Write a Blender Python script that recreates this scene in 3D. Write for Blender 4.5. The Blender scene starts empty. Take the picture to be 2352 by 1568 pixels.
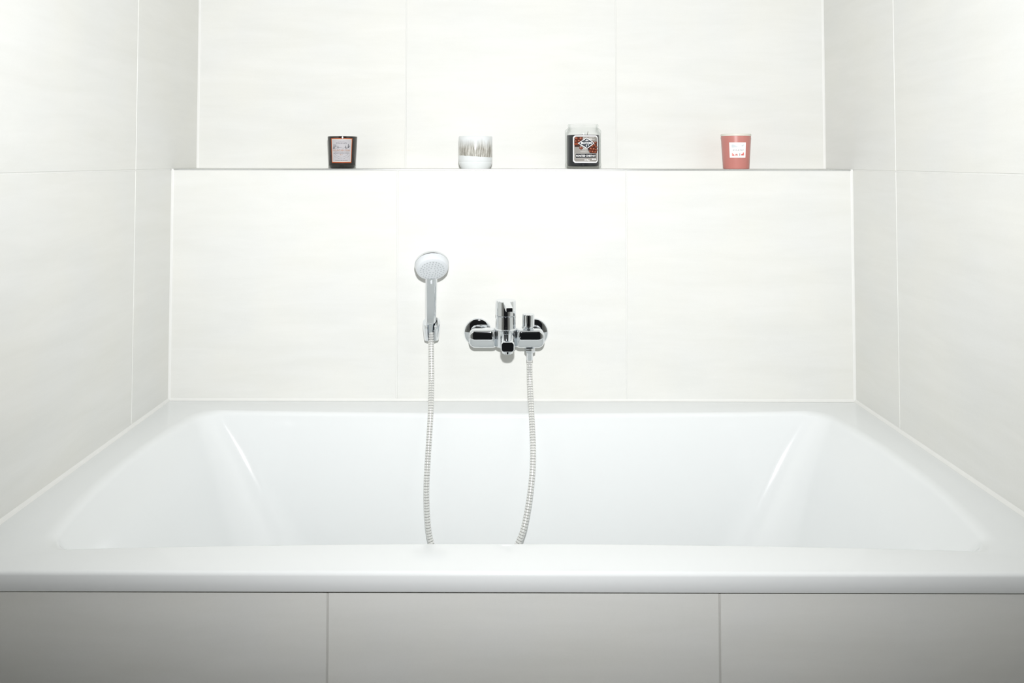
import bpy, bmesh, math, random
from mathutils import Vector, Matrix
random.seed(7)
scene = bpy.context.scene
COL = scene.collection

# ------------------------------------------------------------------ camera
CAM = Vector((-0.0344, -1.97217, 0.62608))
YAW, PITCH, ROLL = 0.00171, 0.03288, 0.00124
cd = bpy.data.cameras.new('camera')
cd.sensor_width = 36.0
cd.lens = 1717.0 * 36.0 / 2352.0
cd.shift_x = 33.05 / 2352.0
cd.shift_y = -471.7 / 2352.0
cd.clip_start = 0.02
cam = bpy.data.objects.new('camera', cd)
COL.objects.link(cam)
_cy, _sy, _cp, _sp, _cr, _sr = (math.cos(YAW), math.sin(YAW), math.cos(PITCH), math.sin(PITCH), math.cos(ROLL), math.sin(ROLL))
_r = Vector((_cy, _sy, 0)); _f = Vector((-_sy, _cy, 0)); _u = Vector((0, 0, 1))
_f2 = _f * _cp + _u * _sp; _u2 = _u * _cp - _f * _sp
_r3 = _r * _cr + _u2 * _sr; _u3 = _u2 * _cr - _r * _sr
m3 = Matrix((_r3, _u3, -_f2)).transposed()
cam.matrix_world = Matrix.Translation(CAM) @ m3.to_4x4()
scene.camera = cam

# ------------------------------------------------------------------ world, flash, exposure
w = bpy.data.worlds.new('world'); scene.world = w
w.use_nodes = True
w.node_tree.nodes['Background'].inputs[0].default_value = (0.9, 0.95, 1.0, 1)
w.node_tree.nodes['Background'].inputs[1].default_value = 0.012

FLASH = Vector((CAM.x + 0.01, CAM.y + 0.02, CAM.z + 0.21))      # flash on the camera's hot shoe
ld = bpy.data.lights.new('flash', 'SPOT')
ld.energy = 160.0
ld.color = (0.985, 0.992, 1.0)
ld.spot_size = math.radians(134)
ld.spot_blend = 0.80
ld.shadow_soft_size = 0.022
flash = bpy.data.objects.new('flash', ld)
COL.objects.link(flash)
flash.location = FLASH
flash.rotation_euler = (math.radians(90 + 13.5), 0, math.radians(-1.8))

vs = scene.view_settings
vs.view_transform = 'Standard'
vs.look = 'None'
vs.gamma = 1.0
vs.use_curve_mapping = False
vs.exposure = 0.0
scene.cycles.use_denoising = True
scene.cycles.max_bounces = 16
scene.cycles.diffuse_bounces = 8
scene.cycles.glossy_bounces = 8
scene.cycles.transparent_max_bounces = 16
scene.cycles.sample_clamp_indirect = 6.0

# ------------------------------------------------------------------ materials
def new_mat(name):
    m = bpy.data.materials.new(name)
    m.use_nodes = True
    nt = m.node_tree
    return m, nt, nt.nodes['Principled BSDF']

def pmat(name, col, rough=0.5, metal=0.0, spec=0.5, bump=None, var=None, coat=0.0):
    m, nt, b = new_mat(name)
    b.inputs['Base Color'].default_value = (*col, 1)
    b.inputs['Roughness'].default_value = rough
    b.inputs['Metallic'].default_value = metal
    b.inputs['Specular IOR Level'].default_value = spec
    if coat:
        b.inputs['Coat Weight'].default_value = coat
        b.inputs['Coat Roughness'].default_value = 0.05
    geo = nt.nodes.new('ShaderNodeNewGeometry')
    n = nt.nodes.new('ShaderNodeTexNoise')
    n.inputs['Scale'].default_value = (bump or (40, 0))[0]
    n.inputs['Detail'].default_value = 3
    nt.links.new(geo.outputs['Position'], n.inputs['Vector'])
    v = var if var is not None else 0.03
    mr = nt.nodes.new('ShaderNodeMapRange')
    mr.inputs['To Min'].default_value = 1 - v
    mr.inputs['To Max'].default_value = 1 + v
    nt.links.new(n.outputs['Fac'], mr.inputs['Value'])
    mx = nt.nodes.new('ShaderNodeMix'); mx.data_type = 'RGBA'; mx.blend_type = 'MULTIPLY'
    mx.inputs['Factor'].default_value = 1.0
    mx.inputs[6].default_value = (*col, 1)
    nt.links.new(mr.outputs[0], mx.inputs[7])
    nt.links.new(mx.outputs[2], b.inputs['Base Color'])
    if bump and bump[1] > 0:
        bp = nt.nodes.new('ShaderNodeBump')
        bp.inputs['Strength'].default_value = bump[1]
        bp.inputs['Distance'].default_value = 0.002
        nt.links.new(n.outputs['Fac'], bp.inputs['Height'])
        nt.links.new(bp.outputs[0], b.inputs['Normal'])
    return m

def tile_mat():
    m, nt, b = new_mat('stone_tile')
    L = nt.links.new; N = nt.nodes.new
    geo = N('ShaderNodeNewGeometry'); oi = N('ShaderNodeObjectInfo')
    off = N('ShaderNodeVectorMath'); off.operation = 'SCALE'
    L(oi.outputs['Random'], off.inputs['Scale']); off.inputs[0].default_value = (37, 21, 53)
    add = N('ShaderNodeVectorMath'); add.operation = 'ADD'
    L(geo.outputs['Position'], add.inputs[0]); L(off.outputs[0], add.inputs[1])
    mp = N('ShaderNodeMapping'); mp.inputs['Scale'].default_value = (2.2, 2.2, 15)
    L(add.outputs[0], mp.inputs['Vector'])
    n1 = N('ShaderNodeTexNoise'); n1.inputs['Scale'].default_value = 1.6; n1.inputs['Detail'].default_value = 7; n1.inputs['Roughness'].default_value = 0.62
    n1.inputs['Distortion'].default_value = 0.35
    L(mp.outputs[0], n1.inputs['Vector'])
    n2 = N('ShaderNodeTexNoise'); n2.inputs['Scale'].default_value = 5.5; n2.inputs['Detail'].default_value = 4
    L(add.outputs[0], n2.inputs['Vector'])
    n3 = N('ShaderNodeTexNoise'); n3.inputs['Scale'].default_value = 420; n3.inputs['Detail'].default_value = 2
    L(add.outputs[0], n3.inputs['Vector'])
    r1 = N('ShaderNodeValToRGB')
    r1.color_ramp.elements[0].position = 0.30; r1.color_ramp.elements[0].color = TILE_D
    r1.color_ramp.elements[1].position = 0.66; r1.color_ramp.elements[1].color = TILE_L
    L(n1.outputs['Fac'], r1.inputs['Fac'])
    r2 = N('ShaderNodeValToRGB')
    r2.color_ramp.elements[0].position = 0.36; r2.color_ramp.elements[0].color = (1.0, 0.997, 0.985, 1)
    r2.color_ramp.elements[1].position = 0.64; r2.color_ramp.elements[1].color = (0.982, 0.986, 0.992, 1)
    L(n2.outputs['Fac'], r2.inputs['Fac'])
    mx = N('ShaderNodeMix'); mx.data_type = 'RGBA'; mx.blend_type = 'MULTIPLY'; mx.inputs['Factor'].default_value = 1
    L(r1.outputs['Color'], mx.inputs[6]); L(r2.outputs['Color'], mx.inputs[7])
    mr = N('ShaderNodeMapRange'); mr.inputs['To Min'].default_value = 0.975; mr.inputs['To Max'].default_value = 1.015
    L(n3.outputs['Fac'], mr.inputs['Value'])
    mx2 = N('ShaderNodeMix'); mx2.data_type = 'RGBA'; mx2.blend_type = 'MULTIPLY'; mx2.inputs['Factor'].default_value = 1
    L(mx.outputs[2], mx2.inputs[6]); L(mr.outputs[0], mx2.inputs[7])
    L(mx2.outputs[2], b.inputs['Base Color'])
    b.inputs['Roughness'].default_value = 0.5
    b.inputs['Specular IOR Level'].default_value = 0.25
    bp = N('ShaderNodeBump'); bp.inputs['Strength'].default_value = 0.06; bp.inputs['Distance'].default_value = 0.002
    L(n1.outputs['Fac'], bp.inputs['Height']); L(bp.outputs[0], b.inputs['Normal'])
    return m

TILE_D = (0.685, 0.685, 0.658, 1)
TILE_L = (0.718, 0.718, 0.696, 1)
M = {}
M['tile'] = tile_mat()
M['grout'] = pmat('grout', (0.70, 0.70, 0.68), 0.8, bump=(300, 0.2))
M['grout_grey'] = pmat('grey_grout', (0.53, 0.525, 0.50), 0.8, bump=(300, 0.2))
M['silicone'] = pmat('silicone', (0.74, 0.74, 0.72), 0.35)
M['enamel'] = pmat('white_enamel', (0.755, 0.772, 0.775), 0.10, spec=0.42, bump=(3, 0), var=0.006)
M['chrome'] = pmat('chrome', (0.81, 0.835, 0.86), 0.03, metal=1.0, var=0.01)
M['satin'] = pmat('satin_steel', (0.56, 0.57, 0.56), 0.30, metal=1.0, bump=(200, 0), var=0.12)
M['wplastic'] = pmat('white_plastic', (0.66, 0.685, 0.71), 0.28)
M['nozzle'] = pmat('grey_rubber', (0.42, 0.45, 0.46), 0.5)
M['hose'] = pmat('silver_hose', (0.80, 0.80, 0.78), 0.22, metal=0.55, var=0.04)
M['groove'] = pmat('hose_groove', (0.20, 0.20, 0.19), 0.5)
M['darkgap'] = pmat('aerator_dark', (0.05, 0.05, 0.055), 0.5)
M['plaster'] = pmat('white_plaster', (0.48, 0.48, 0.47), 0.9, bump=(120, 0.1))
M['floor'] = pmat('floor_stone', (0.22, 0.215, 0.20), 0.5, bump=(8, 0), var=0.1)

# ------------------------------------------------------------------ mesh helpers
def link_mesh(name, bm, mats, parent=None, smooth=None, loc=None):
    me = bpy.data.meshes.new(name)
    bmesh.ops.recalc_face_normals(bm, faces=bm.faces)
    bm.to_mesh(me); bm.free()
    if not isinstance(mats, (list, tuple)):
        mats = [mats]
    for mm in mats:
        me.materials.append(mm)
    if smooth is not None:
        for p in me.polygons:
            p.use_smooth = True
        me.set_sharp_from_angle(angle=math.radians(smooth))
    o = bpy.data.objects.new(name, me)
    COL.objects.link(o)
    if loc is not None:
        o.location = loc
    if parent is not None:
        o.parent = parent
    return o

def empty(name, loc=(0, 0, 0)):
    o = bpy.data.objects.new(name, None)
    o.empty_display_size = 0.05
    COL.objects.link(o); o.location = loc
    return o

def tag(o, label, cat, group=None, kind=None):
    o['label'] = label; o['category'] = cat
    if group: o['group'] = group
    if kind: o['kind'] = kind
    return o

def box_bm(x0, x1, y0, y1, z0, z1, bevel=0.0, seg=1):
    bm = bmesh.new()
    bmesh.ops.create_cube(bm, size=1.0)
    for v in bm.verts:
        v.co = Vector((x0 + (v.co.x + .5) * (x1 - x0), y0 + (v.co.y + .5) * (y1 - y0), z0 + (v.co.z + .5) * (z1 - z0)))
    if bevel > 0:
        bmesh.ops.bevel(bm, geom=list(bm.edges), offset=bevel, segments=seg, affect='EDGES', profile=0.5)
    return bm

def rings_bm(rings, cap0=True, cap1=True, closed=True, bm=None, mat=None):
    """Skin a list of rings (lists of points of equal length) into quads."""
    bm = bm or bmesh.new()
    vr = [[bm.verts.new(p) for p in r] for r in rings]
    n = len(vr[0])
    for i in range(len(vr) - 1):
        for j in range(n if closed else n - 1):
            f = bm.faces.new((vr[i][j], vr[i][(j + 1) % n], vr[i + 1][(j + 1) % n], vr[i + 1][j]))
            if mat: f.material_index = mat(i)
    if cap0: bm.faces.new(vr[0][::-1])
    if cap1: bm.faces.new(vr[-1])
    return bm

def lathe_bm(profile, seg=48, axis='Z', caps=True):
    rings = []
    for r, z in profile:
        ring = []
        for k in range(seg):
            a = 2 * math.pi * k / seg
            if axis == 'Z': ring.append(Vector((r * math.cos(a), r * math.sin(a), z)))
            else: ring.append(Vector((r * math.cos(a), -z, r * math.sin(a))))   # axis Y: z runs towards -Y
        rings.append(ring)
    return rings_bm(rings, cap0=caps, cap1=caps)

def xf(bm, mat):
    bmesh.ops.transform(bm, matrix=mat, verts=bm.verts)
    return bm

def rrect(hw, hh, r, n=6):
    """Rounded rectangle, counter-clockwise, centred, as (a, b) pairs."""
    r = max(min(r, hw - 1e-5, hh - 1e-5), 1e-5)
    pts = []
    for cx, cy, a0 in ((hw - r, hh - r, 0), (-hw + r, hh - r, 90), (-hw + r, -hh + r, 180), (hw - r, -hh + r, 270)):
        for k in range(n + 1):
            a = math.radians(a0 + 90 * k / n)
            pts.append((cx + r * math.cos(a), cy + r * math.sin(a)))
    return pts

# ------------------------------------------------------------------ room shell
HW = 0.896            # half width of the alcove
H = 0.604             # ledge height over the bath rim
ND = 0.162            # depth of the ledge
DF = 0.814            # front edge of the bath
FLOOR = -0.60
CEIL = 2.00
G = 0.003             # joint width
T = 0.009             # tile thickness
GR = 0.0012           # how far the grout sits behind the tile face

def tile_box(parent, name, lo, hi):
    c = [(a + b) / 2 for a, b in zip(lo, hi)]
    h = [(b - a) / 2 for a, b in zip(lo, hi)]
    bm = box_bm(-h[0], h[0], -h[1], h[1], -h[2], h[2], bevel=0.0008)
    return link_mesh(name, bm, M['tile'], parent, loc=c)

def struct(name, bm, m, label, cat):
    o = link_mesh(name, bm, m)
    tag(o, label, cat, kind='structure')
    return o

Y_END = -2.62
# upper back wall (behind the ledge)
wb = struct('wall_back', box_bm(-HW - 0.1, HW + 0.1, ND + GR, ND + 0.1, 0.45, CEIL), M['grout'], 'upper back wall of large pale stone tiles rising behind the candle ledge', 'wall')
cols_b = [(-HW, -0.301), (-0.301, 0.301), (0.301, HW)]
for z0, z1 in ((H - 0.02, 1.206), (1.206, 1.808), (1.808, CEIL)):
    for x0, x1 in cols_b:
        tile_box(wb, 'tile', (x0 + G / 2, ND, z0 + G / 2), (x1 - G / 2, ND + T, z1 - G / 2))
# lower back wall with ledge
wl = struct('wall_ledge', box_bm(-HW - 0.1, HW + 0.1, GR, ND, FLOOR, H - GR), M['grout'], 'lower back wall of large pale stone tiles carrying the mixer and the ledge', 'wall')
for x0, x1 in cols_b:
    tile_box(wl, 'tile', (x0 + G / 2, 0, 0.0 + G / 2), (x1 - G / 2, T, H - 0.0042))
    tile_box(wl, 'ledge_tile', (x0 + G / 2, 0.0042, H - 0.0040), (x1 - G / 2, ND - 0.001, H))
# side walls
for side, name, lab, sj in ((-1, 'wall_left', 'left side wall of large pale stone tiles beside the bath', 0.1986), (1, 'wall_right', 'right side wall of large pale stone tiles beside the bath', 0.2172)):
    x_in = side * HW
    xs = sorted((x_in + side * GR, x_in + side * 0.1))
    ws = struct(name, box_bm(xs[0], xs[1], Y_END, ND + 0.1, FLOOR, CEIL), M['grout'], lab, 'wall')
    ys = [ND, -sj, -sj - 0.602, -sj - 1.204, -sj - 1.806, Y_END]
    zs = [FLOOR, 0.0, 0.602, 1.204, 1.806, CEIL]
    tx = sorted((x_in, x_in + side * T))
    for ya, yb in zip(ys[:-1], ys[1:]):
        for za, zb in zip(zs[:-1], zs[1:]):
            tile_box(ws, 'tile', (tx[0], yb + G / 2, za + G / 2), (tx[1], ya - G / 2, zb - G / 2))
# tiled bath apron
FP = 0.806
wf = struct('wall_front', box_bm(-HW, HW, -FP + GR, -FP + 0.03, FLOOR, -0.0325), M['grout_grey'], 'tiled apron of greige stone tiles under the front edge of the bath', 'wall')
for x0, x1 in ((-HW, -0.2959), (-0.2959, 0.3044), (0.3044, HW)):
    tile_box(wf, 'tile', (x0 + G / 2, -FP, FLOOR + G), (x1 - G / 2, -FP + T, -0.0335))
struct('floor', box_bm(-HW - 0.1, HW + 0.1, Y_END, ND + 0.1, FLOOR - 0.05, FLOOR), M['floor'], 'dark stone floor in front of the bath', 'floor')
struct('ceiling', box_bm(-HW - 0.1, HW + 0.1, Y_END, ND + 0.1, CEIL, CEIL + 0.05), M['plaster'], 'plain white plaster ceiling over the bath', 'ceiling')

# silicone joints
def bead(name, a, b, n1, n2, s, label, m='silicone'):
    a, b, n1, n2 = map(Vector, (a, b, n1, n2))
    rings = []
    for p in (a, b):
        rings.append([p - n1 * .0005 - n2 * .0005, p + n1 * s, p + n1 * s * .42 + n2 * s * .42, p + n2 * s])
    return struct(name, rings_bm(rings), M[m], label, 'trim')
bead('trim_1', (-HW, 0, 0), (HW, 0, 0), (0, -1, 0), (0, 0, 1), 0.0055, 'white silicone joint along the back rim of the bath')
bead('trim_2', (-HW, 0, 0), (-HW, -DF, 0), (1, 0, 0), (0, 0, 1), 0.0062, 'white silicone joint along the left end of the bath rim')
bead('trim_3', (HW, 0, 0), (HW, -DF, 0), (-1, 0, 0), (0, 0, 1), 0.0062, 'white silicone joint along the right end of the bath rim')
bead('trim_4', (-HW, 0, 0), (-HW, 0, H), (1, 0, 0), (0, -1, 0), 0.005, 'white silicone joint in the left corner below the ledge')
bead('trim_5', (HW, 0, 0), (HW, 0, H), (-1, 0, 0), (0, -1, 0), 0.005, 'white silicone joint in the right corner below the ledge')
bead('trim_6', (-HW, ND, H), (-HW, ND, CEIL), (1, 0, 0), (0, -1, 0), 0.005, 'white silicone joint in the left corner above the ledge')
bead('trim_7', (HW, ND, H), (HW, ND, CEIL), (-1, 0, 0), (0, -1, 0), 0.005, 'white silicone joint in the right corner above the ledge')
struct('trim_9', box_bm(-HW + 0.004, HW - 0.004, -FP - 0.0008, -FP + 0.004, -0.0338, -0.0303, bevel=0.0006), M['silicone'], 'narrow grey silicone joint between bath front edge and tiled apron', 'trim')
# steel edge profile on the ledge
pr = [(-0.0010, H - 0.0030), (-0.0010, H - 0.0008), (-0.0004, H - 0.0003), (0.0036, H - 0.0003), (0.0036, H - 0.0030)]
struct('trim_8', rings_bm([[Vector((x, y, z)) for y, z in pr] for x in (-HW + 0.004, HW - 0.004)]), M['satin'], 'thin satin steel profile along the front edge of the ledge', 'trim')

# ------------------------------------------------------------------ bathtub
def outline(hx, yb, yf, bx, by, r, ns=44, nc=16):
    """Closed bath outline: rounded corners, ends bowed out by bx, long sides bowed in by by."""
    ym = (yb + yf) / 2; hy = (yb - yf) / 2
    def bow(x, y):
        # bow the rounded rectangle; fades to zero at the corners
        fx = max(0.0, 1 - (y / hy) ** 2); fy = max(0.0, 1 - (x / hx) ** 2)
        return x + math.copysign(bx * fx * (abs(x) / hx) ** 8, x), y - math.copysign(by * fy * (abs(y) / hy) ** 8, y)
    pts = []
    corners = ((1, 1, 0), (-1, 1, 90), (-1, -1, 180), (1, -1, 270))
    for i, (sx, sy, a0) in enumerate(corners):
        cx, cy = sx * (hx - r), sy * (hy - r)
        arc = [(cx + r * math.cos(math.radians(a0 + 90 * k / nc)), cy + r * math.sin(math.radians(a0 + 90 * k / nc))) for k in range(nc + 1)]
        pts += arc
        nx = corners[(i + 1) % 4]
        a1 = nx[2]
        e = (nx[0] * (hx - r) + r * math.cos(math.radians(a1)), nx[1] * (hy - r) + r * math.sin(math.radians(a1)))
        s = arc[-1]
        for k in range(1, ns):
            t = k / ns
            pts.append((s[0] + (e[0] - s[0]) * t, s[1] + (e[1] - s[1]) * t))
    return [(lambda q: (q[0], q[1] + ym))(bow(*p)) for p in pts]

def lerp(a, b, t): return a + (b - a) * t
def make_tub():
    rings = []
    base = dict(hx=0.783, yb=-0.072, yf=-0.752, bx=0.040, by=0.023, r=0.045)
    ol = outline(**base)
    n = len(ol)
    ym, X, Yb, Yf = -DF / 2, HW - 0.0008, -0.0008, -DF
    def project(scale_out):
        # outer rectangle points matched to the opening's points, by direction from the centre
        out = []
        for x, y in ol:
            dx, dy = x, y - (-0.412)
            tx = X / abs(dx) if abs(dx) > 1e-9 else 1e9
            ty = ((Yb + 0.412) if dy > 0 else (0.412 + Yf) * -1) / abs(dy) if abs(dy) > 1e-9 else 1e9
            t = min(tx, ty)
            out.append((dx * t, -0.412 + dy * t))
        return out
    outer = project(1)
    def ring(pts, z): return [Vector((x, y, z)) for x, y in pts]
    def inset(pts, d):
        return [(max(-X + d, min(X - d, x)), max(Yf + d, min(Yb - d, y))) for x, y in pts]
    er = 0.006
    lip = 0.0295
    rings.append(ring(inset(outer, 0.02), -lip + 0.001))
    rings.append(ring(inset(outer, 0.0005), -lip))
    rings.append(ring(outer, -lip + 0.0008))
    for k in range(0, 6):
        a = math.radians(90 * k / 5)
        rings.append(ring(inset(outer, er * (1 - math.cos(a))), -er + er * math.sin(a)))
    # flat rim, then a soft edge rolling into the basin
    rings.append(ring([(lerp(o[0], q[0], .5), lerp(o[1], q[1], .5)) for o, q in zip(inset(outer, er), ol)], 0.0004))
    def basin(t, dz):
        p = dict(base)
        return p
    FX, FY, FZ = 0.024, 0.012, 0.014
    for k in range(0, 8):
        a = math.radians(78 * k / 7)
        s, c = math.sin(a), 1 - math.cos(a)
        p = dict(hx=base['hx'] + 0.002 - FX * s, yb=base['yb'] + 0.002 - FY * s, yf=base['yf'] - 0.002 + FY * s, bx=base['bx'], by=base['by'], r=base['r'] + 0.01 * s)
        rings.append(ring(outline(**p), -FZ * c))
    zt = -FZ * (1 - math.cos(math.radians(78)))
    top = dict(p)
    bot = dict(hx=0.560, yb=-0.150, yf=-0.664, bx=0.03, by=0.006, r=0.13)
    zb = -0.375
    for k in range(1, 15):
        t = k / 14
        q = {}
        for key in top:
            e = t if key not in ('r', 'bx', 'by') else t
            q[key] = lerp(top[key], bot[key], e)
        q['hx'] = top['hx'] - 0.02 * math.sin(min(1, t * 3) * math.pi / 2) - (top['hx'] - 0.02 - bot['hx']) * t ** 1.15
        rings.append(ring(outline(**q), lerp(zt, zb, t)))
    for k in range(1, 8):
        a = math.radians(90 * k / 7)
        d = 0.06 * (1 - math.cos(a)); 
        q = dict(hx=bot['hx'] - 0.03 * math.sin(a) - d, yb=bot['yb'] - d, yf=bot['yf'] + d, bx=bot['bx'], by=bot['by'], r=bot['r'] - 0.3 * d)
        rings.append(ring(outline(**q), zb - 0.05 * math.sin(a)))
    bm = rings_bm(rings, cap0=False, cap1=True)
    return link_mesh('bathtub', bm, M['enamel'], smooth=50)
tub = tag(make_tub(), 'white glossy built-in bathtub with wide flat rim, filling the tiled alcove', 'bathtub')

# ------------------------------------------------------------------ bath mixer
FX0 = -0.0150     # centre of the mixer
FZ0 = 0.179
mixer = tag(empty('bath_mixer', (FX0, 0, FZ0)), 'chrome wall-mounted bath mixer with lever handle, spout and diverter knob', 'faucet')
CH = M['chrome']
for s in (-1, 1):
    ro = link_mesh('rosette', lathe_bm([(0.0, 0.0), (0.0365, 0.0), (0.0365, 0.004), (0.0345, 0.0075), (0.031, 0.0088), (0.0, 0.0090)], 56, 'Y'), CH, mixer, smooth=25, loc=(s * 0.0735, -0.0002, -0.001))
    un = link_mesh('union', lathe_bm([(0.0, 0.008), (0.0195, 0.008), (0.0195, 0.014), (0.0175, 0.018), (0.0165, 0.030), (0.0185, 0.036), (0.0185, 0.052), (0.0, 0.052)], 40, 'Y'), CH, mixer, smooth=30, loc=(s * 0.0735, 0, 0.001))
# body: rounded bar, waisted at the middle
def mixer_body():
    x0, x1 = -0.0945, 0.0960
    hz, rc = 0.0225, 0.016
    st = []
    N = 60
    xs = []
    for k in range(13):
        xs.append(x0 + rc * (1 - math.cos(math.radians(90 * k / 12))))
    for k in range(1, 48):
        xs.append(x0 + rc + (x1 - x0 - 2 * rc) * k / 48)
    for k in range(13):
        xs.append(x1 - rc + rc * math.sin(math.radians(90 * k / 12)))
    rings = []
    for x in xs:
        d = min(x - x0, x1 - x)
        if d < rc:
            hh = hz - rc + math.sqrt(max(rc * rc - (rc - d) ** 2, 0)) 
            inset = 0.005 * (1 - math.sqrt(max(0, 1 - ((rc - d) / rc) ** 2)))
        else:
            hh, inset = hz, 0
        xc = abs(x - (-0.0008))
        # waist next to the column
        wst = 0.0
        if xc < 0.036:
            t = min(1, max(0, (0.036 - xc) / 0.010))
            wst = 0.011 * (1 - math.sqrt(max(0, 1 - t * t)))
        yf = -0.0845 + inset + wst
        yb = -0.0460 - inset * 0.6
        cy, hy = (yf + yb) / 2, (yb - yf) / 2
        r = min(0.0075, hh * 0.9, hy * 0.9)
        rings.append([Vector((x, cy + a, b)) for a, b in rrect(hy, max(hh, 0.004), r, 5)])
    return rings_bm(rings)
link_mesh('body', mixer_body(), CH, mixer, smooth=32)
CX, CYc = -0.0015, -0.0685
link_mesh('column', lathe_bm([(0, -0.020), (0.0262, -0.020), (0.0262, 0.0205), (0.0275, 0.0215), (0.0275, 0.0235), (0.0252, 0.025), (0.0247, 0.0555), (0.0238, 0.0562), (0, 0.0562)], 64), CH, mixer, smooth=28, loc=(CX, CYc, 0))
hd = link_mesh('handle', lathe_bm([(0, 0.0570), (0.0246, 0.0570), (0.0258, 0.0582), (0.0258, 0.0925), (0.0248, 0.0942), (0.0, 0.0946)], 64), CH, mixer, smooth=28, loc=(CX, CYc, 0))
# lever blade
bm = bmesh.new()
rg = []
for t, wd, ht, dz in ((0.0, 0.0090, 0.0055, 0), (0.25, 0.0090, 0.0055, -0.0002), (0.5, 0.0088, 0.0054, -0.0008), (0.75, 0.0086, 0.0053, -0.0016), (0.96, 0.0084, 0.0052, -0.0024), (1.0, 0.0076, 0.0044, -0.0026)):
    y = -0.004 - t * 0.080
    rg.append([Vector((a, y, 0.0890 + dz + b)) for a, b in rrect(wd, ht, 0.0015, 3)])
bm = rings_bm(rg)
xf(bm, Matrix.Rotation(math.radians(5.5), 4, 'Z'))
link_mesh('lever', bm, CH, hd, smooth=28)
# spout
rg = []
for y, wd, zt, zb_, r in ((-0.060, 0.0185, 0.0195, -0.0190, 0.010), (-0.085, 0.0182, 0.0195, -0.0170, 0.010), (-0.110, 0.0172, 0.0195, -0.0130, 0.009), (-0.140, 0.0166, 0.0194, -0.0085, 0.008), (-0.165, 0.0166, 0.0192, -0.0072, 0.008), (-0.179, 0.0166, 0.0191, -0.0070, 0.008), (-0.1838, 0.0163, 0.0187, -0.0066, 0.0076), (-0.1862, 0.0155, 0.0179, -0.0058, 0.007), (-0.1872, 0.0142, 0.0166, -0.0044, 0.0060)):
    rg.append([Vector((CX + 0.0035 + a, y, (zt + zb_) / 2 + b)) for a, b in rrect(wd, (zt - zb_) / 2, r, 6)])
sp = link_mesh('spout', rings_bm(rg), CH, mixer, smooth=32)
link_mesh('aerator', lathe_bm([(0, -0.0140), (0.0098, -0.0140), (0.0105, -0.0125), (0.0128, -0.0122), (0.0128, -0.004), (0, -0.004)], 40), [CH], sp, smooth=28, loc=(CX + 0.0035, -0.1690, 0))
# diverter knob
KX = 0.0560
kn = link_mesh('diverter_knob', lathe_bm([(0, 0.0295), (0.0140, 0.0295), (0.0150, 0.0305), (0.0150, 0.0585), (0.0142, 0.0598), (0, 0.0602)], 48), CH, mixer, smooth=28, loc=(KX, CYc, 0))
link_mesh('diverter_stem', lathe_bm([(0, 0.0215), (0.0135, 0.0215), (0.0135, 0.0245), (0.0095, 0.0255), (0.0095, 0.030), (0, 0.030)], 40), CH, mixer, smooth=28, loc=(KX, CYc, 0))

# ------------------------------------------------------------------ shower hose
def catmull(P, n=24):
    P = [P[0] * 2 - P[1]] + P + [P[-1] * 2 - P[-2]]
    out = []
    for i in range(1, len(P) - 2):
        p0, p1, p2, p3 = P[i - 1:i + 3]
        for k in range(n):
            t = k / n
            out.append(0.5 * (2 * p1 + (p2 - p0) * t + (2 * p0 - 5 * p1 + 4 * p2 - p3) * t * t + (3 * p1 - p0 - 3 * p2 + p3) * t ** 3))
    out.append(P[-2].copy())
    return out
def on_ray(px, py, Y):
    d = _f2 + _r3 * ((px - 1176 + 33.05) / 1717.0) - _u3 * ((py - 784 + 471.7) / 1717.0)
    return CAM + d * ((Y - CAM.y) / d.y)
HOSE = [on_ray(*a) for a in ((990.5, 762, -0.046), (990.5, 800, -0.052), (991, 870, -0.075), (989, 950, -0.118), (983.5, 1040, -0.150), (979.5, 1120, -0.172), (982, 1195, -0.187), (991, 1248, -0.197))]
HOSE += [Vector((-0.165, -0.215, -0.310)), Vector((-0.095, -0.235, -0.350)), Vector((-0.030, -0.240, -0.310))]
HOSE += [on_ray(*a) for a in ((1193, 1240, -0.238), (1210, 1180, -0.222), (1221.5, 1100, -0.195), (1224.5, 1035, -0.165), (1221, 950, -0.120), (1217.5, 880, -0.082), (1216.5, 840, -0.072), (1216.3, 822, -0.070))]
hose = tag(empty('shower_hose', HOSE[-1]), 'ribbed silver shower hose looping from the mixer into the bath and up to the handset', 'hose')
def make_hose():
    pts = catmull(HOSE, 26)
    # arc-length resample: band, groove, band, groove ...
    cum = [0.0]
    for a, b in zip(pts[:-1], pts[1:]): cum.append(cum[-1] + (b - a).length)
    def at(s):
        lo, hi = 0, len(cum) - 1
        while hi - lo > 1:
            mid = (lo + hi) // 2
            if cum[mid] <= s: lo = mid
            else: hi = mid
        t = (s - cum[lo]) / max(cum[hi] - cum[lo], 1e-9)
        return pts[lo].lerp(pts[hi], min(max(t, 0), 1))
    pitch = 0.0060; R = 0.0071
    stations = []
    s = 0.0
    while s + pitch < cum[-1]:
        stations += [(s, R * 0.90), (s + pitch * 0.14, R * 0.90), (s + pitch * 0.22, R * 0.985), (s + pitch * 0.57, R), (s + pitch * 0.92, R * 0.985)]
        s += pitch
    seg = 14
    rings = []
    up = Vector((0, 1, 0.01)).normalized()
    for s, r in stations:
        p = at(s); tg = (at(min(s + 0.002, cum[-1])) - at(max(s - 0.002, 0))).normalized()
        a = tg.cross(up).normalized(); b = tg.cross(a).normalized()
        rings.append([p - hose.location + a * r * math.cos(2 * math.pi * k / seg) + b * r * math.sin(2 * math.pi * k / seg) for k in range(seg)])
    bm = rings_bm(rings, mat=lambda i: 1 if i % 5 in (0,) else 0)
    return link_mesh('hose_tube', bm, [M['hose'], M['groove']], hose, smooth=40)
make_hose()
e = HOSE[-1]
def world_part(name, bm, m, parent, loc, smooth=30):
    o = link_mesh(name, bm, m, parent, smooth=smooth)
    o.location = Vector(loc) - parent.location
    return o
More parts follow.
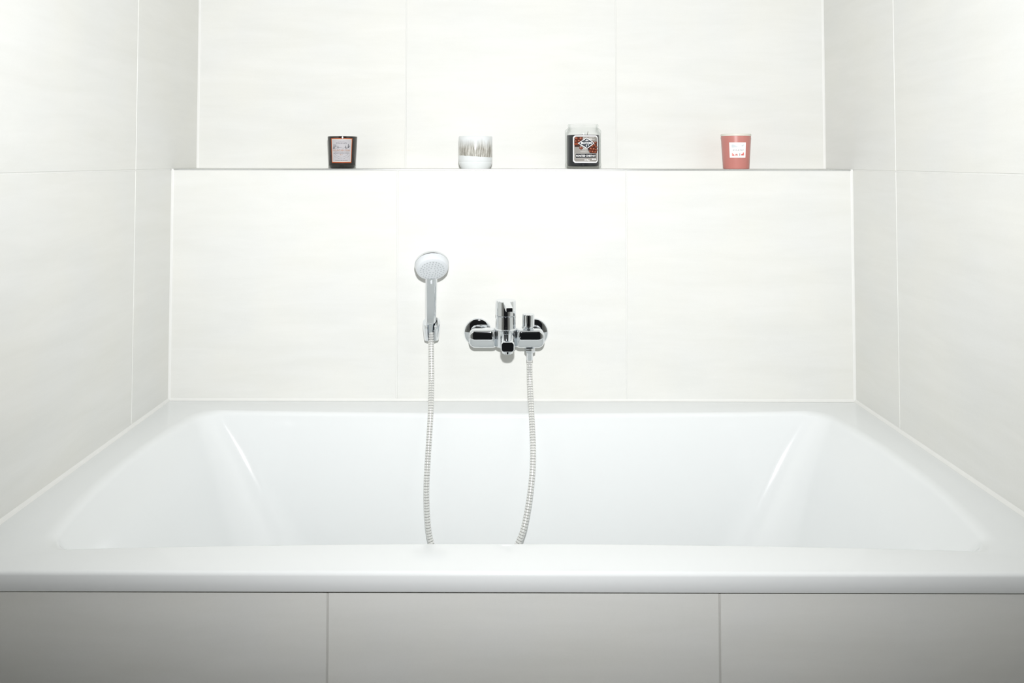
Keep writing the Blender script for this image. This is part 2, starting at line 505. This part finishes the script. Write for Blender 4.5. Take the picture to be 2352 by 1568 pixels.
# hexagon nut and sleeve under the mixer
hexr = []
for r, z in ((0.0100, 0.0), (0.0122, 0.0012), (0.0128, 0.003), (0.0128, 0.0105), (0.0118, 0.0125), (0.0085, 0.0130)):
    hexr.append([Vector((r * (1 / max(math.cos((2 * math.pi * k / 48 + math.radians(15)) % (math.pi / 3) - math.pi / 6), .85)) * 0.94 * math.cos(2 * math.pi * k / 48), r * (1 / max(math.cos((2 * math.pi * k / 48 + math.radians(15)) % (math.pi / 3) - math.pi / 6), .85)) * 0.94 * math.sin(2 * math.pi * k / 48), z)) for k in range(48)])
world_part('nut', rings_bm(hexr), CH, hose, (e.x + 0.0005, e.y - 0.001, FZ0 - 0.0360))
world_part('sleeve', lathe_bm([(0.0, -0.002), (0.0080, -0.002), (0.0082, 0.001), (0.0078, 0.018), (0, 0.018)], 32), CH, hose, (e.x + 0.0003, e.y - 0.001, e.z - 0.002))

# ------------------------------------------------------------------ handset holder
holder = tag(empty('handset_holder', (-0.2065, 0, 0.186)), 'chrome slotted wall bracket holding the hand shower', 'bracket')
def holder_clip():
    # C-shaped cup, open slot towards the front, tapering downwards
    def cprof(sc):
        Ro, Ri = 0.0225 * sc, 0.0142 * sc
        cy = -0.040
        sl = 0.0088 * sc
        ao = math.asin(min(sl / Ro, .99)); ai = math.asin(min(sl / Ri, .99))
        pts = []
        n = 22
        for k in range(n + 1):       # outer arc from right lip round the back to the left lip
            a = -math.pi / 2 + ao + (2 * math.pi - 2 * ao) * k / n
            x, y = Ro * math.cos(a), cy + Ro * math.sin(a)
            if y > cy: y = cy + (y - cy) * 0.85
            pts.append((x, y))
        for k in range(n + 1):
            a = -math.pi / 2 - ai - (2 * math.pi - 2 * ai) * k / n
            pts.append((Ri * math.cos(a), cy + Ri * math.sin(a)))
        return pts
    rings = []
    for z, sc, dy in ((-0.0182, 0.76, 0), (-0.0188, 0.80, 0), (-0.0172, 0.82, 0), (-0.006, 0.89, 0), (0.010, 0.97, 0), (0.022, 1.0, 0), (0.0262, 1.0, 0), (0.0280, 0.965, 0)):
        pr_ = cprof(sc)
        rings.append([Vector((x, y, z + (0.42 * (y + 0.04) if z > 0.015 else 0.15 * (y + .04) if z < -0.02 else 0))) for x, y in pr_])
    return rings_bm(rings)
link_mesh('cup', holder_clip(), CH, holder, smooth=35)
rg = []
for y, wd, hh in ((-0.0002, 0.0165, 0.019), (-0.006, 0.0165, 0.019), (-0.012, 0.0145, 0.017), (-0.0238, 0.0130, 0.015)):
    rg.append([Vector((a, y, b + 0.004)) for a, b in rrect(wd, hh, 0.006, 5)])
link_mesh('wall_plate', rings_bm(rg), CH, holder, smooth=35)

# ------------------------------------------------------------------ hand shower
hs = tag(empty('hand_shower', (-0.2083, -0.0455, 0.1834)), 'chrome hand shower with round white spray face hanging in the wall bracket', 'hand shower')
HB = Vector((-0.2083, -0.0455, 0.1834))
HT = Vector((-0.2042, -0.0760, 0.3300))
axis = (HT - HB).normalized()
side_v = Vector((1, 0, 0)); side_v = (side_v - axis * side_v.dot(axis)).normalized()
fr = axis.cross(side_v).normalized()
if fr.y > 0: fr = -fr
Lh = (HT - HB).length
def dsec(w, d, flat, n=28):
    """Handle section: rounded, with a flattened front facet."""
    out = []
    for k in range(n):
        a = 2 * math.pi * k / n
        x, y = w * math.cos(a), d * math.sin(a)
        y = min(y, flat)
        out.append((x, y))
    return out
rings = []
for t, w_, d_, fl in ((0.0, 0.0048, 0.0048, 0.0044), (0.012, 0.0062, 0.0062, 0.0054), (0.17, 0.0078, 0.0078, 0.0066), (0.20, 0.0082, 0.0082, 0.0068), (0.205, 0.0105, 0.0105, 0.0090), (0.215, 0.0125, 0.0120, 0.0100), (0.23, 0.0136, 0.0130, 0.0108), (0.40, 0.0140, 0.0135, 0.0108), (0.65, 0.0145, 0.0140, 0.0107), (0.85, 0.0148, 0.0140, 0.0105), (1.0, 0.0148, 0.0138, 0.0104), (1.06, 0.0148, 0.0136, 0.0103)):
    c = axis * (Lh * t)
    rings.append([c + side_v * x + fr * y for x, y in dsec(w_, d_, fl)])
link_mesh('handle', rings_bm(rings), CH, hs, smooth=24)
# head
nrm = Vector((0.13, -math.cos(math.radians(40)), -math.sin(math.radians(40)))).normalized()
HC = Vector((-0.2022, -0.0900, 0.3680)) - HB          # centre of the chrome rim, local
zq = Vector((0, 0, 1)).rotation_difference(nrm).to_matrix().to_4x4()
HM = Matrix.Translation(HC) @ zq
head = link_mesh('head', lathe_bm([(0, -0.020), (0.014, -0.0195), (0.026, -0.0165), (0.036, -0.0105), (0.0415, -0.004), (0.0430, 0.0), (0.0430, 0.0036), (0.0424, 0.0042), (0, 0.0042)], 64), CH, hs, smooth=35)
head.matrix_local = HM
face = link_mesh('spray_face', lathe_bm([(0, 0.0035), (0.0420, 0.0035), (0.0420, 0.0065), (0.0412, 0.0130), (0.0395, 0.0180), (0.0372, 0.0206), (0.0366, 0.0207), (0.0363, 0.0203), (0.0359, 0.0207), (0.030, 0.0216), (0, 0.0220)], 64), M['wplastic'], head, smooth=40)
for rad, cnt in ((0.0085, 6), (0.0152, 12), (0.0222, 18), (0.0290, 24)):
    for k in range(cnt):
        a = 2 * math.pi * (k + 0.5 * (cnt % 12 == 0)) / cnt
        zz = 0.0220 - 0.0004 * (rad / 0.03) ** 2
        nz = link_mesh('nozzle', lathe_bm([(0, -0.0004), (0.00165, -0.0004), (0.0014, 0.0014), (0.0010, 0.0017), (0, 0.0014)], 10), M['nozzle'], face, smooth=40, loc=(rad * math.cos(a), rad * math.sin(a), zz))
bm = box_bm(-0.0024, 0.0024, -0.0022, 0.0014, -0.0045, 0.0045, bevel=0.0009, seg=2)
cl = link_mesh('clip', bm, M['wplastic'], hs, smooth=40)
cl.location = axis * (Lh * 0.955) + fr * 0.0108 + side_v * 0.001
cl.rotation_euler = (math.radians(16), 0, 0)

# ------------------------------------------------------------------ candles
def glass_mat(name, tint, edge, rough=0.02):
    m = bpy.data.materials.new(name); m.use_nodes = True
    nt = m.node_tree; nt.nodes.clear(); N = nt.nodes.new; L = nt.links.new
    out = N('ShaderNodeOutputMaterial'); mix = N('ShaderNodeMixShader')
    tr = N('ShaderNodeBsdfTransparent'); gl = N('ShaderNodeBsdfGlossy'); gl.inputs['Roughness'].default_value = rough
    lw = N('ShaderNodeLayerWeight'); lw.inputs['Blend'].default_value = 0.25
    fr_ = N('ShaderNodeMapRange'); pw = N('ShaderNodeMath'); pw.operation = 'POWER'; pw.inputs[1].default_value = 4.0; fr_.inputs['To Min'].default_value = 0.018; fr_.inputs['To Max'].default_value = 0.40; lw2 = N('ShaderNodeLayerWeight'); lw2.inputs['Blend'].default_value = 0.5; L(lw2.outputs['Facing'], pw.inputs[0]); L(pw.outputs[0], fr_.inputs['Value'])
    cr = N('ShaderNodeValToRGB')
    cr.color_ramp.elements[0].position = 0.25; cr.color_ramp.elements[0].color = (*tint, 1)
    cr.color_ramp.elements[1].position = 0.98; cr.color_ramp.elements[1].color = (*edge, 1)
    L(lw.outputs['Facing'], cr.inputs['Fac']); L(cr.outputs['Color'], tr.inputs['Color'])
    L(fr_.outputs[0], mix.inputs[0]); L(tr.outputs[0], mix.inputs[1]); L(gl.outputs[0], mix.inputs[2])
    L(mix.outputs[0], out.inputs[0])
    return m
M['glass'] = glass_mat('clear_glass', (0.995, 0.998, 0.996), (0.80, 0.83, 0.82))
M['amber'] = pmat('dark_glass', (0.012, 0.010, 0.008), 0.10, spec=0.6)
M['blackwax'] = pmat('dark_wax', (0.014, 0.016, 0.020), 0.30, spec=0.3)
M['whitewax'] = pmat('cream_wax', (0.72, 0.69, 0.60), 0.5)
M['wick'] = pmat('wick', (0.22, 0.20, 0.17), 0.9)
M['red'] = pmat('coral_coating', (0.49, 0.190, 0.165), 0.36, bump=(900, 0.05), var=0.04)
M['cream'] = pmat('cream_lid', (0.66, 0.65, 0.58), 0.5)
def ink(name, col, rough=0.5): 
    M[name] = pmat('print_' + name, col, rough, var=0.02, spec=0.12)
ink('paper', (0.80, 0.80, 0.80)); ink('lilac', (0.45, 0.435, 0.455)); ink('rust', (0.36, 0.085, 0.035)); ink('creamline', (0.70, 0.62, 0.50))
ink('black', (0.012, 0.013, 0.016)); ink('grey', (0.13, 0.13, 0.14)); ink('palegrey', (0.58, 0.63, 0.65)); ink('ochre', (0.33, 0.14, 0.045))
ink('coralprint', (0.72, 0.16, 0.14)); ink('pinkprint', (0.80, 0.36, 0.33)); ink('chestnut', (0.10, 0.018, 0.008)); ink('nutlight', (0.24, 0.055, 0.025)); ink('nutpale', (0.50, 0.33, 0.26)); ink('wood', (0.28, 0.265, 0.245)); ink('woodlight', (0.62, 0.60, 0.57)); ink('shadow', (0.05, 0.025, 0.02))
ink('slate', (0.03, 0.035, 0.045)); ink('white', (0.86, 0.86, 0.86))

def wrap(bm, rad, dx, lift, step=0.003):
    """Bend flat artwork (x = along the girth, z = height) round a vertical body of radius rad(z)."""
    xs = [v.co.x for v in bm.verts]
    x = min(xs) + step
    while x < max(xs) - 1e-5:
        bmesh.ops.bisect_plane(bm, geom=list(bm.verts) + list(bm.edges) + list(bm.faces), plane_co=(x, 0, 0), plane_no=(1, 0, 0), dist=1e-7)
        x += step
    for v in bm.verts:
        r = rad(v.co.z); a = (v.co.x + dx) / rad(0.04)
        rr = r + lift
        v.co = Vector((rr * math.sin(a), -rr * math.cos(a), v.co.z))
    return bm

class Art:
    """Flat print on one candle: every shape is laid on the body just above the last layer."""
    def __init__(s, parent, rad, dx): s.p, s.rad, s.dx, s.n = parent, rad, dx, 0
    def poly(s, name, polys, mat, layer):
        bm = bmesh.new()
        for pl in polys:
            bm.faces.new([bm.verts.new((x, 0, z)) for x, z in pl])
        wrap(bm, s.rad, s.dx, 0.00018 + 0.00010 * layer)
        for f in bm.faces: f.normal_update()
        o = s.add(name, bm, mat)
        if len(polys) > 1: o['kind'] = 'stuff'
        return o
    def add(s, name, bm, mat):
        me = bpy.data.meshes.new(name)
        for f in bm.faces:
            c = f.calc_center_median()
            f.normal_update()
            if f.normal.dot(Vector((c.x, c.y, 0))) < 0: f.normal_flip()
        bm.to_mesh(me); bm.free(); me.materials.append(M[mat])
        o = bpy.data.objects.new(name, me); COL.objects.link(o); o.parent = s.p
        return o
    def rect(s, name, x0, x1, z0, z1, mat, layer): return s.poly(name, [[(x0, z0), (x1, z0), (x1, z1), (x0, z1)]], mat, layer)
    def ell(s, cx, cz, a, b, n=14, rot=0.0):
        out = []
        for k in range(n):
            t = 2 * math.pi * k / n
            x, z = a * math.cos(t), b * math.sin(t)
            out.append((cx + x * math.cos(rot) - z * math.sin(rot), cz + x * math.sin(rot) + z * math.cos(rot)))
        return out
    def text(s, name, body, x0, x1, zc, height, mat, layer, bold=0.0):
        cu = bpy.data.curves.new(name, 'FONT'); cu.body = body; cu.resolution_u = 3; cu.offset = bold
        to = bpy.data.objects.new('tmp_text', cu); COL.objects.link(to)
        dg = bpy.context.evaluated_depsgraph_get()
        me = bpy.data.meshes.new_from_object(to.evaluated_get(dg))
        bpy.data.objects.remove(to); bpy.data.curves.remove(cu)
        bm = bmesh.new(); bm.from_mesh(me); bpy.data.meshes.remove(me)
        xs = [v.co.x for v in bm.verts]; ys = [v.co.y for v in bm.verts]
        for v in bm.verts:
            v.co = Vector((x0 + (v.co.x - min(xs)) / (max(xs) - min(xs)) * (x1 - x0), 0, zc + ((v.co.y - min(ys)) / (max(ys) - min(ys)) - .5) * height))
        wrap(bm, s.rad, s.dx, 0.00018 + 0.00010 * layer)
        return s.add(name, bm, mat)

ZL = H + 0.0002
CYN = 0.072
# --- dark glass candle
def rad1(z): return 0.0362 + (0.0402 - 0.0362) * min(max((z - 0.008) / 0.079, 0), 1)
c1 = tag(empty('jar_candle', (-0.4624, CYN, ZL)), 'dark brown glass candle with a rust-framed grey paper label, leftmost on the ledge', 'candle')
link_mesh('jar', lathe_bm([(0, 0.0), (0.0298, 0.0), (0.0312, 0.0010), (0.0340, 0.0050), (0.0362, 0.0098), (rad1(0.045), 0.045), (0.0400, 0.0850), (0.0398, 0.0868), (0.0388, 0.0872), (0.0378, 0.0862), (0.0372, 0.0700), (0.0, 0.0700)], 64), M['amber'], c1, smooth=30)
link_mesh('glass_foot', lathe_bm([(0.0325, 0.0002), (0.0354, 0.0001), (0.0368, 0.0015), (0.0371, 0.0098), (0.0369, 0.0098), (0.0350, 0.0052), (0.0325, 0.0002)], 64, caps=False), M['glass'], c1, smooth=30)
link_mesh('wax', lathe_bm([(0, 0.070), (0.0368, 0.070), (0.0368, 0.0722), (0, 0.0726)], 48), M['blackwax'], c1, smooth=40)
A = Art(c1, rad1, 0.0053)
U = 9.1e-5
def q1(px, py):      # label artwork, measured on the label
    return ((px - 840) * U * 1.10, (1280 - py) * U * 0.99)
def r1(name, a, b, c, d, mat, lay):
    (x0, z1), (x1, z0) = q1(a, b), q1(c, d)
    return A.rect(name, x0, x1, z0, z1, mat, lay)
lab = r1('label', 545, 370, 1135, 1110, 'rust', 0)
r1('label_line', 570, 400, 1112, 1082, 'creamline', 1)
r1('label_field', 582, 412, 1100, 1070, 'lilac', 2)
def t1(name, body, a, b, y, h, mat):
    (x0, z), (x1, _) = q1(a, y), q1(b, y)
    A.text(name, body, x0, x1, z, h * U, mat, 3)
t1('label_text', 'CANDLES', 712, 968, 523, 34, 'grey')
t1('label_text', 'MOUNTAIN PEAK', 600, 1075, 735, 52, 'ochre')
t1('label_text', 'No 1', 800, 872, 866, 34, 'ochre')
# illegible small print as dashes
ds = []
for y, a, b in ((790, 650, 1035), (825, 620, 1055), (1035, 665, 1005)):
    x = a
    while x < b:
        wd = random.uniform(8, 16)
        (x0, z), (x1, _) = q1(x, y), q1(min(x + wd, b), y)
        ds.append([(x0, z - 8 * U), (x1, z - 8 * U), (x1, z + 8 * U), (x0, z + 8 * U)]); x += wd + random.uniform(6, 12)
A.poly('small_print', ds, 'grey', 3)
arc = []
for R0, wd, a0, a1 in ((190, 9, 200, 340), (250, 9, 215, 325), (175, 7, 40, 140)):
    cy0 = 770 if R0 != 175 else 620
    k = a0
    while k < a1:
        def pt(rr, aa):
            return q1(840 + rr * math.cos(math.radians(aa)), cy0 - rr * 0.85 * math.sin(math.radians(aa)))
        arc.append([pt(R0, k), pt(R0, k + 5), pt(R0 + wd, k + 5), pt(R0 + wd, k)]); k += 9
A.poly('emblem_ring', arc, 'grey', 3)
tr = []
for cx, bs, hh, wd in ((640, 680, 150, 46), (690, 640, 90, 36), (752, 670, 75, 42), (1020, 660, 130, 40), (950, 680, 95, 40), (1055, 640, 60, 32), (610, 690, 60, 24), (980, 690, 60, 30)):
    for lv in range(3):
        yb_ = bs - hh * lv / 3.4; ww = wd * (1 - 0.26 * lv)
        tr.append([q1(cx - ww / 2, yb_), q1(cx - ww / 8, yb_ - 6), q1(cx + ww / 2, yb_), q1(cx + random.uniform(-3, 3), yb_ - hh / 2.6)])
A.poly('tree_print', tr, 'slate', 3)
rdg = []
for a, b in (((700, 676), (790, 655)), ((790, 655), (850, 662)), ((850, 662), (890, 684)), ((890, 684), (930, 640)), ((600, 690), (700, 676))):
    (xa, za), (xb, zb2) = q1(*a), q1(*b)
    rdg.append([(xa, za), (xb, zb2), (xb, zb2 + 7 * U), (xa, za + 7 * U)])
A.poly('ridge_print', rdg, 'grey', 3)

# --- white ceramic candle with glaze band
def glaze_mat():
    m, nt, b = new_mat('drip_glaze'); N = nt.nodes.new; L = nt.links.new
    tc = N('ShaderNodeTexCoord'); sp_ = N('ShaderNodeSeparateXYZ'); L(tc.outputs['Object'], sp_.inputs[0])
    mp = N('ShaderNodeMapping'); mp.inputs['Scale'].default_value = (250, 250, 34); L(tc.outputs['Object'], mp.inputs[0])
    n1 = N('ShaderNodeTexNoise'); n1.inputs['Scale'].default_value = 1.0; n1.inputs['Detail'].default_value = 5; n1.inputs['Roughness'].default_value = 0.7; L(mp.outputs[0], n1.inputs['Vector'])
    mp2 = N('ShaderNodeMapping'); mp2.inputs['Location'].default_value = (3.3, 5.1, 1.7); mp2.inputs['Scale'].default_value = (70, 70, 8); L(tc.outputs['Object'], mp2.inputs[0])
    n2 = N('ShaderNodeTexNoise'); n2.inputs['Scale'].default_value = 1.0; n2.inputs['Detail'].default_value = 3; L(mp2.outputs[0], n2.inputs['Vector'])
    # upper fade: z from 0.052 to 0.078, shifted by n2
    a = N('ShaderNodeMath'); a.operation = 'MULTIPLY_ADD'; a.inputs[1].default_value = 0.032; L(n2.outputs['Fac'], a.inputs[0]); L(sp_.outputs['Z'], a.inputs[2])
    up = N('ShaderNodeMapRange'); up.inputs['From Min'].default_value = 0.071; up.inputs['From Max'].default_value = 0.096; up.inputs['To Min'].default_value = 1; up.inputs['To Max'].default_value = 0; L(a.outputs[0], up.inputs['Value'])
    # lower edge: sloping, slightly ragged
    sl = N('ShaderNodeMath'); sl.operation = 'MULTIPLY_ADD'; sl.inputs[1].default_value = 0.058; L(sp_.outputs['X'], sl.inputs[0]); L(sp_.outputs['Z'], sl.inputs[2])
    n3 = N('ShaderNodeTexNoise'); n3.inputs['Scale'].default_value = 190; L(tc.outputs['Object'], n3.inputs['Vector'])
    rg_ = N('ShaderNodeMath'); rg_.operation = 'MULTIPLY_ADD'; rg_.inputs[1].default_value = 0.003; L(n3.outputs['Fac'], rg_.inputs[0]); L(sl.outputs[0], rg_.inputs[2])
    lo = N('ShaderNodeMapRange'); lo.inputs['From Min'].default_value = 0.0345; lo.inputs['From Max'].default_value = 0.0352; L(rg_.outputs[0], lo.inputs['Value'])
    mm = N('ShaderNodeMath'); mm.operation = 'MULTIPLY'; L(up.outputs[0], mm.inputs[0]); L(lo.outputs[0], mm.inputs[1])
    cr = N('ShaderNodeValToRGB'); L(n1.outputs['Fac'], cr.inputs['Fac'])
    cr.color_ramp.elements[0].position = 0.36; cr.color_ramp.elements[0].color = (0.21, 0.20, 0.17, 1)
    cr.color_ramp.elements[1].position = 0.66; cr.color_ramp.elements[1].color = (0.74, 0.73, 0.69, 1)
    ce = cr.color_ramp.elements.new(0.5); ce.color = (0.40, 0.385, 0.345, 1)
    mx = N('ShaderNodeMix'); mx.data_type = 'RGBA'; L(mm.outputs[0], mx.inputs['Factor']); mx.inputs[6].default_value = (0.70, 0.725, 0.73, 1); L(cr.outputs['Color'], mx.inputs[7])
    L(mx.outputs[2], b.inputs['Base Color']); b.inputs['Roughness'].default_value = 0.06; b.inputs['Specular IOR Level'].default_value = 0.35
    bp = N('ShaderNodeBump'); bp.inputs['Strength'].default_value = 0.25; bp.inputs['Distance'].default_value = 0.001; L(mm.outputs[0], bp.inputs['Height']); L(bp.outputs[0], b.inputs['Normal'])
    return m
M['glaze'] = glaze_mat()
c2 = tag(empty('ceramic_candle', (-0.0984, CYN, ZL)), 'white ceramic cup candle with a grey-brown drip glaze band, second from left', 'candle')
link_mesh('cup', lathe_bm([(0, 0.0012), (0.034, 0.0012), (0.035, 0.0), (0.0378, 0.0), (0.0395, 0.0022), (0.0425, 0.0075), (0.0448, 0.0135), (0.0456, 0.0178), (0.0453, 0.0186), (0.0458, 0.0194), (0.0463, 0.0240), (0.0463, 0.0840), (0.0458, 0.0868), (0.0446, 0.0880), (0.0432, 0.0876), (0.0425, 0.0855), (0.0425, 0.0660), (0, 0.0660)], 72), M['glaze'], c2, smooth=45)
link_mesh('wax', lathe_bm([(0, 0.066), (0.0421, 0.066), (0.0421, 0.0690), (0, 0.0692)], 48), M['whitewax'], c2, smooth=40)

# --- clear jar with black wax
c3 = tag(empty('jar_candle', (0.1959, CYN, ZL)), 'clear glass jar candle with black wax and a photo label of chestnuts', 'candle')
R3 = 0.0490
prof = [(0, 0.0), (0.0400, 0.0), (0.0445, 0.0008), (0.0478, 0.0035), (0.0493, 0.0078), (0.0494, 0.011), (0.0482, 0.0165), (0.0482, 0.0930), (0.0490, 0.0985), (0.0492, 0.1020), (0.0480, 0.1055), (0.0450, 0.1082), (0.0424, 0.1100), (0.0408, 0.1122), (0.0404, 0.1140), (0.0414, 0.1152), (0.0418, 0.1172), (0.0416, 0.1194), (0.0404, 0.1206), (0.0384, 0.1202), (0.0376, 0.1180), (0.0374, 0.1120), (0.0392, 0.1085), (0.0425, 0.1050), (0.0444, 0.1010), (0.0446, 0.0950), (0.0446, 0.0130), (0.0430, 0.0080), (0.0380, 0.0062), (0, 0.0058)]
link_mesh('jar', lathe_bm(prof, 72), M['glass'], c3, smooth=40)
link_mesh('wax', lathe_bm([(0, 0.0066), (0.0378, 0.0068), (0.0425, 0.0088), (0.0442, 0.0135), (0.0442, 0.0905), (0.0430, 0.0916), (0, 0.0912)], 64), M['blackwax'], c3, smooth=40)
for dx, ln in ((-0.003, 0.006), (0.0115, 0.0115)):
    rg = [[Vector((dx + 0.0007 * math.cos(k * math.pi / 4) + 0.002 * t, 0.0007 * math.sin(k * math.pi / 4), 0.0905 + ln * t)) for k in range(8)] for t in (0, 0.5, 1)]
    link_mesh('wick', rings_bm(rg), M['wick'], c3, smooth=40)
A = Art(c3, lambda z: 0.0484, 0.0027)
U3 = 9.86e-5
def q3(px, py):
    x = (px - 904) / 336.0
    return (math.asin(max(-1, min(1, x * 0.70))) / math.asin(0.70) * 0.0368, (1415 - py) * U3)
def oct_(a, b, c, d, cut):
    return [q3(a + cut, b), q3(c - cut, b), q3(c, b + cut), q3(c, d - cut), q3(c - cut, d), q3(a + cut, d), q3(a, d - cut), q3(a, b + cut)]
A.poly('label', [oct_(568, 505, 1240, 1250, 45)], 'white', 0)
A.poly('label_photo', [oct_(596, 535, 1216, 1218, 38)], 'wood', 1)
pl = []
for k in range(26):
    y = random.uniform(545, 960); x = random.uniform(600, 1000); wd = random.uniform(80, 220); hh = random.uniform(5, 14)
    pl.append([q3(x, y), q3(min(x + wd, 1212), y), q3(min(x + wd, 1212), y + hh), q3(x, y + hh)])
A.poly('wood_grain', pl, 'woodlight', 2)
A.poly('bowl_shadow', [[q3(600, 640), q3(640, 545), q3(820, 545), q3(800, 700), q3(730, 820), q3(610, 820)], [q3(930, 860), q3(1060, 690), q3(1212, 690), q3(1212, 980), q3(1010, 985)]], 'shadow', 3)
A.poly('bowl_rim', [[q3(600, 712), q3(700, 705), q3(735, 735), q3(690, 760), q3(600, 770)]], 'nutlight', 4)
dk, lt, hi = [], [], []
for cx, cy, a, rot in ((655, 590, 52, .3), (765, 590, 50, -.2), (720, 655, 46, .5), (640, 665, 40, 0), (770, 850, 50, .2), (1110, 700, 40, .2), (1180, 700, 40, -.3), (1150, 770, 46, .6), (1080, 800, 44, -.5), (1190, 820, 40, .1), (1040, 870, 52, .4), (1120, 880, 50, -.3), (1190, 900, 42, .5), (1010, 940, 38, 0), (1085, 950, 48, .3), (1165, 960, 46, -.2)):
    dk.append([q3(px_, py_) for px_, py_ in A.ell(cx, cy, a, a * .78, 12, rot)])
    lt.append([q3(px_, py_) for px_, py_ in A.ell(cx - a * .1, cy - a * .12, a * .72, a * .50, 12, rot)])
    hi.append([q3(px_, py_) for px_, py_ in A.ell(cx - a * .25, cy - a * .22, a * .30, a * .16, 8, rot)])
A.poly('chestnut_print', dk, 'chestnut', 4)
A.poly('chestnut_print', lt, 'nutlight', 5)
A.poly('chestnut_print', hi, 'nutpale', 6)
A.poly('logo_border', [[q3(690, 718), q3(915, 570), q3(1135, 715), q3(925, 868)]], 'white', 7)
A.poly('logo', [[q3(715, 718), q3(915, 588), q3(1110, 715), q3(925, 848)]], 'slate', 8)
A.poly('logo_flame', [[q3(905, 640), q3(925, 606), q3(940, 640), q3(922, 656)], [q3(900, 760), q3(920, 755), q3(915, 830), q3(895, 790)], [q3(940, 755), q3(975, 750), q3(955, 800)], [q3(870, 650), q3(975, 650), q3(975, 662), q3(870, 662)]], 'white', 9)
def t3(body, a, b, y, h, mat='white', lay=10, bold=0.03):
    (x0, z), (x1, _) = q3(a, y), q3(b, y)
    A.text('label_text', body, x0, x1, z, h * U3, mat, lay, bold)
t3('BROTHERS', 770, 1070, 712, 56)
A.poly('name_plate', [[q3(622, 995), q3(1192, 990), q3(1192, 1118), q3(622, 1125)]], 'woodlight', 7)
A.poly('name_plate', [[q3(632, 1003), q3(1182, 998), q3(1182, 1110), q3(632, 1117)]], 'black', 8)
t3('ROASTED CHESTNUT', 650, 1168, 1057, 50)
t3('510 g', 860, 990, 1175, 52, 'white', 7)
sm = []
for k in range(7):
    x = 1062 + k * 19
    sm.append([q3(x, 1172), q3(x + 13, 1172), q3(x + 13, 1134), q3(x, 1134)])
A.poly('small_print', sm, 'white', 7)

# --- coral candle with lid
def rad4(z): return 0.0338 + (0.0392 - 0.0338) * min(max(z / 0.090, 0), 1)
c4 = tag(empty('tumbler_candle', (0.6136, CYN, ZL)), 'matte coral-red tumbler candle with cream lid and square white label', 'candle')
link_mesh('tumbler', lathe_bm([(0, 0.0), (0.0315, 0.0), (0.0332, 0.0008), (0.0341, 0.0028), (rad4(0.010), 0.0100), (rad4(0.0104) + .00015, 0.0104), (rad4(0.045), 0.045), (rad4(0.0895), 0.0895), (0, 0.0895)], 64), M['red'], c4, smooth=30)
link_mesh('lid', lathe_bm([(0, 0.0893), (0.0390, 0.0893), (0.0398, 0.0898), (0.0400, 0.0908), (0.0400, 0.0940), (0.0392, 0.0950), (0, 0.0951)], 64), M['cream'], c4, smooth=30)
A = Art(c4, rad4, -0.0064)
U4 = 9.3e-5
def q4(px, py): return ((px - 982) * U4 * 1.05, (1290 - py) * U4)
def p4(name, pts, mat, lay): return A.poly(name, [[q4(*p) for p in pl_] for pl_ in pts], mat, lay)
p4('label', [[(760, 520), (1205, 520), (1205, 962), (760, 962)]], 'white', 0)
p4('map_print', [[(822, 585), (870, 580), (985, 640), (970, 655), (880, 668), (822, 668)], [(1070, 610), (1130, 580), (1150, 600), (1090, 650)]], 'palegrey', 1)
p4('house_print', [[(825, 905), (825, 825), (845, 820), (865, 860), (885, 870), (900, 905)], [(900, 905), (925, 850), (950, 845), (980, 860), (985, 905)]], 'pinkprint', 1)
p4('house_print', [[(830, 905), (830, 880), (880, 868), (890, 905)], [(1065, 895), (1070, 860), (1110, 855), (1118, 815), (1145, 810), (1155, 895)]], 'coralprint', 2)
p4('window_print', [[(930, 862), (945, 862), (945, 885), (930, 885)], [(1022, 840), (1042, 840), (1042, 860), (1022, 860)], [(1024, 866), (1038, 866), (1040, 900), (1022, 900)], [(1092, 870), (1106, 866), (1110, 892), (1096, 892)]], 'grey', 3)
(x0, z), (x1, _) = q4(850, 743), q4(1142, 743)
A.text('label_text', 'AVA & MAY', x0, x1, z, 40 * U4, 'grey', 2)
p4('small_print', [[(950 + k * 18, 545), (962 + k * 18, 545), (962 + k * 18, 556), (950 + k * 18, 556)] for k in range(5)] + [[(828 + k * 24, 930), (842 + k * 24, 930), (842 + k * 24, 938), (828 + k * 24, 938)] for k in range(14)], 'palegrey', 2)
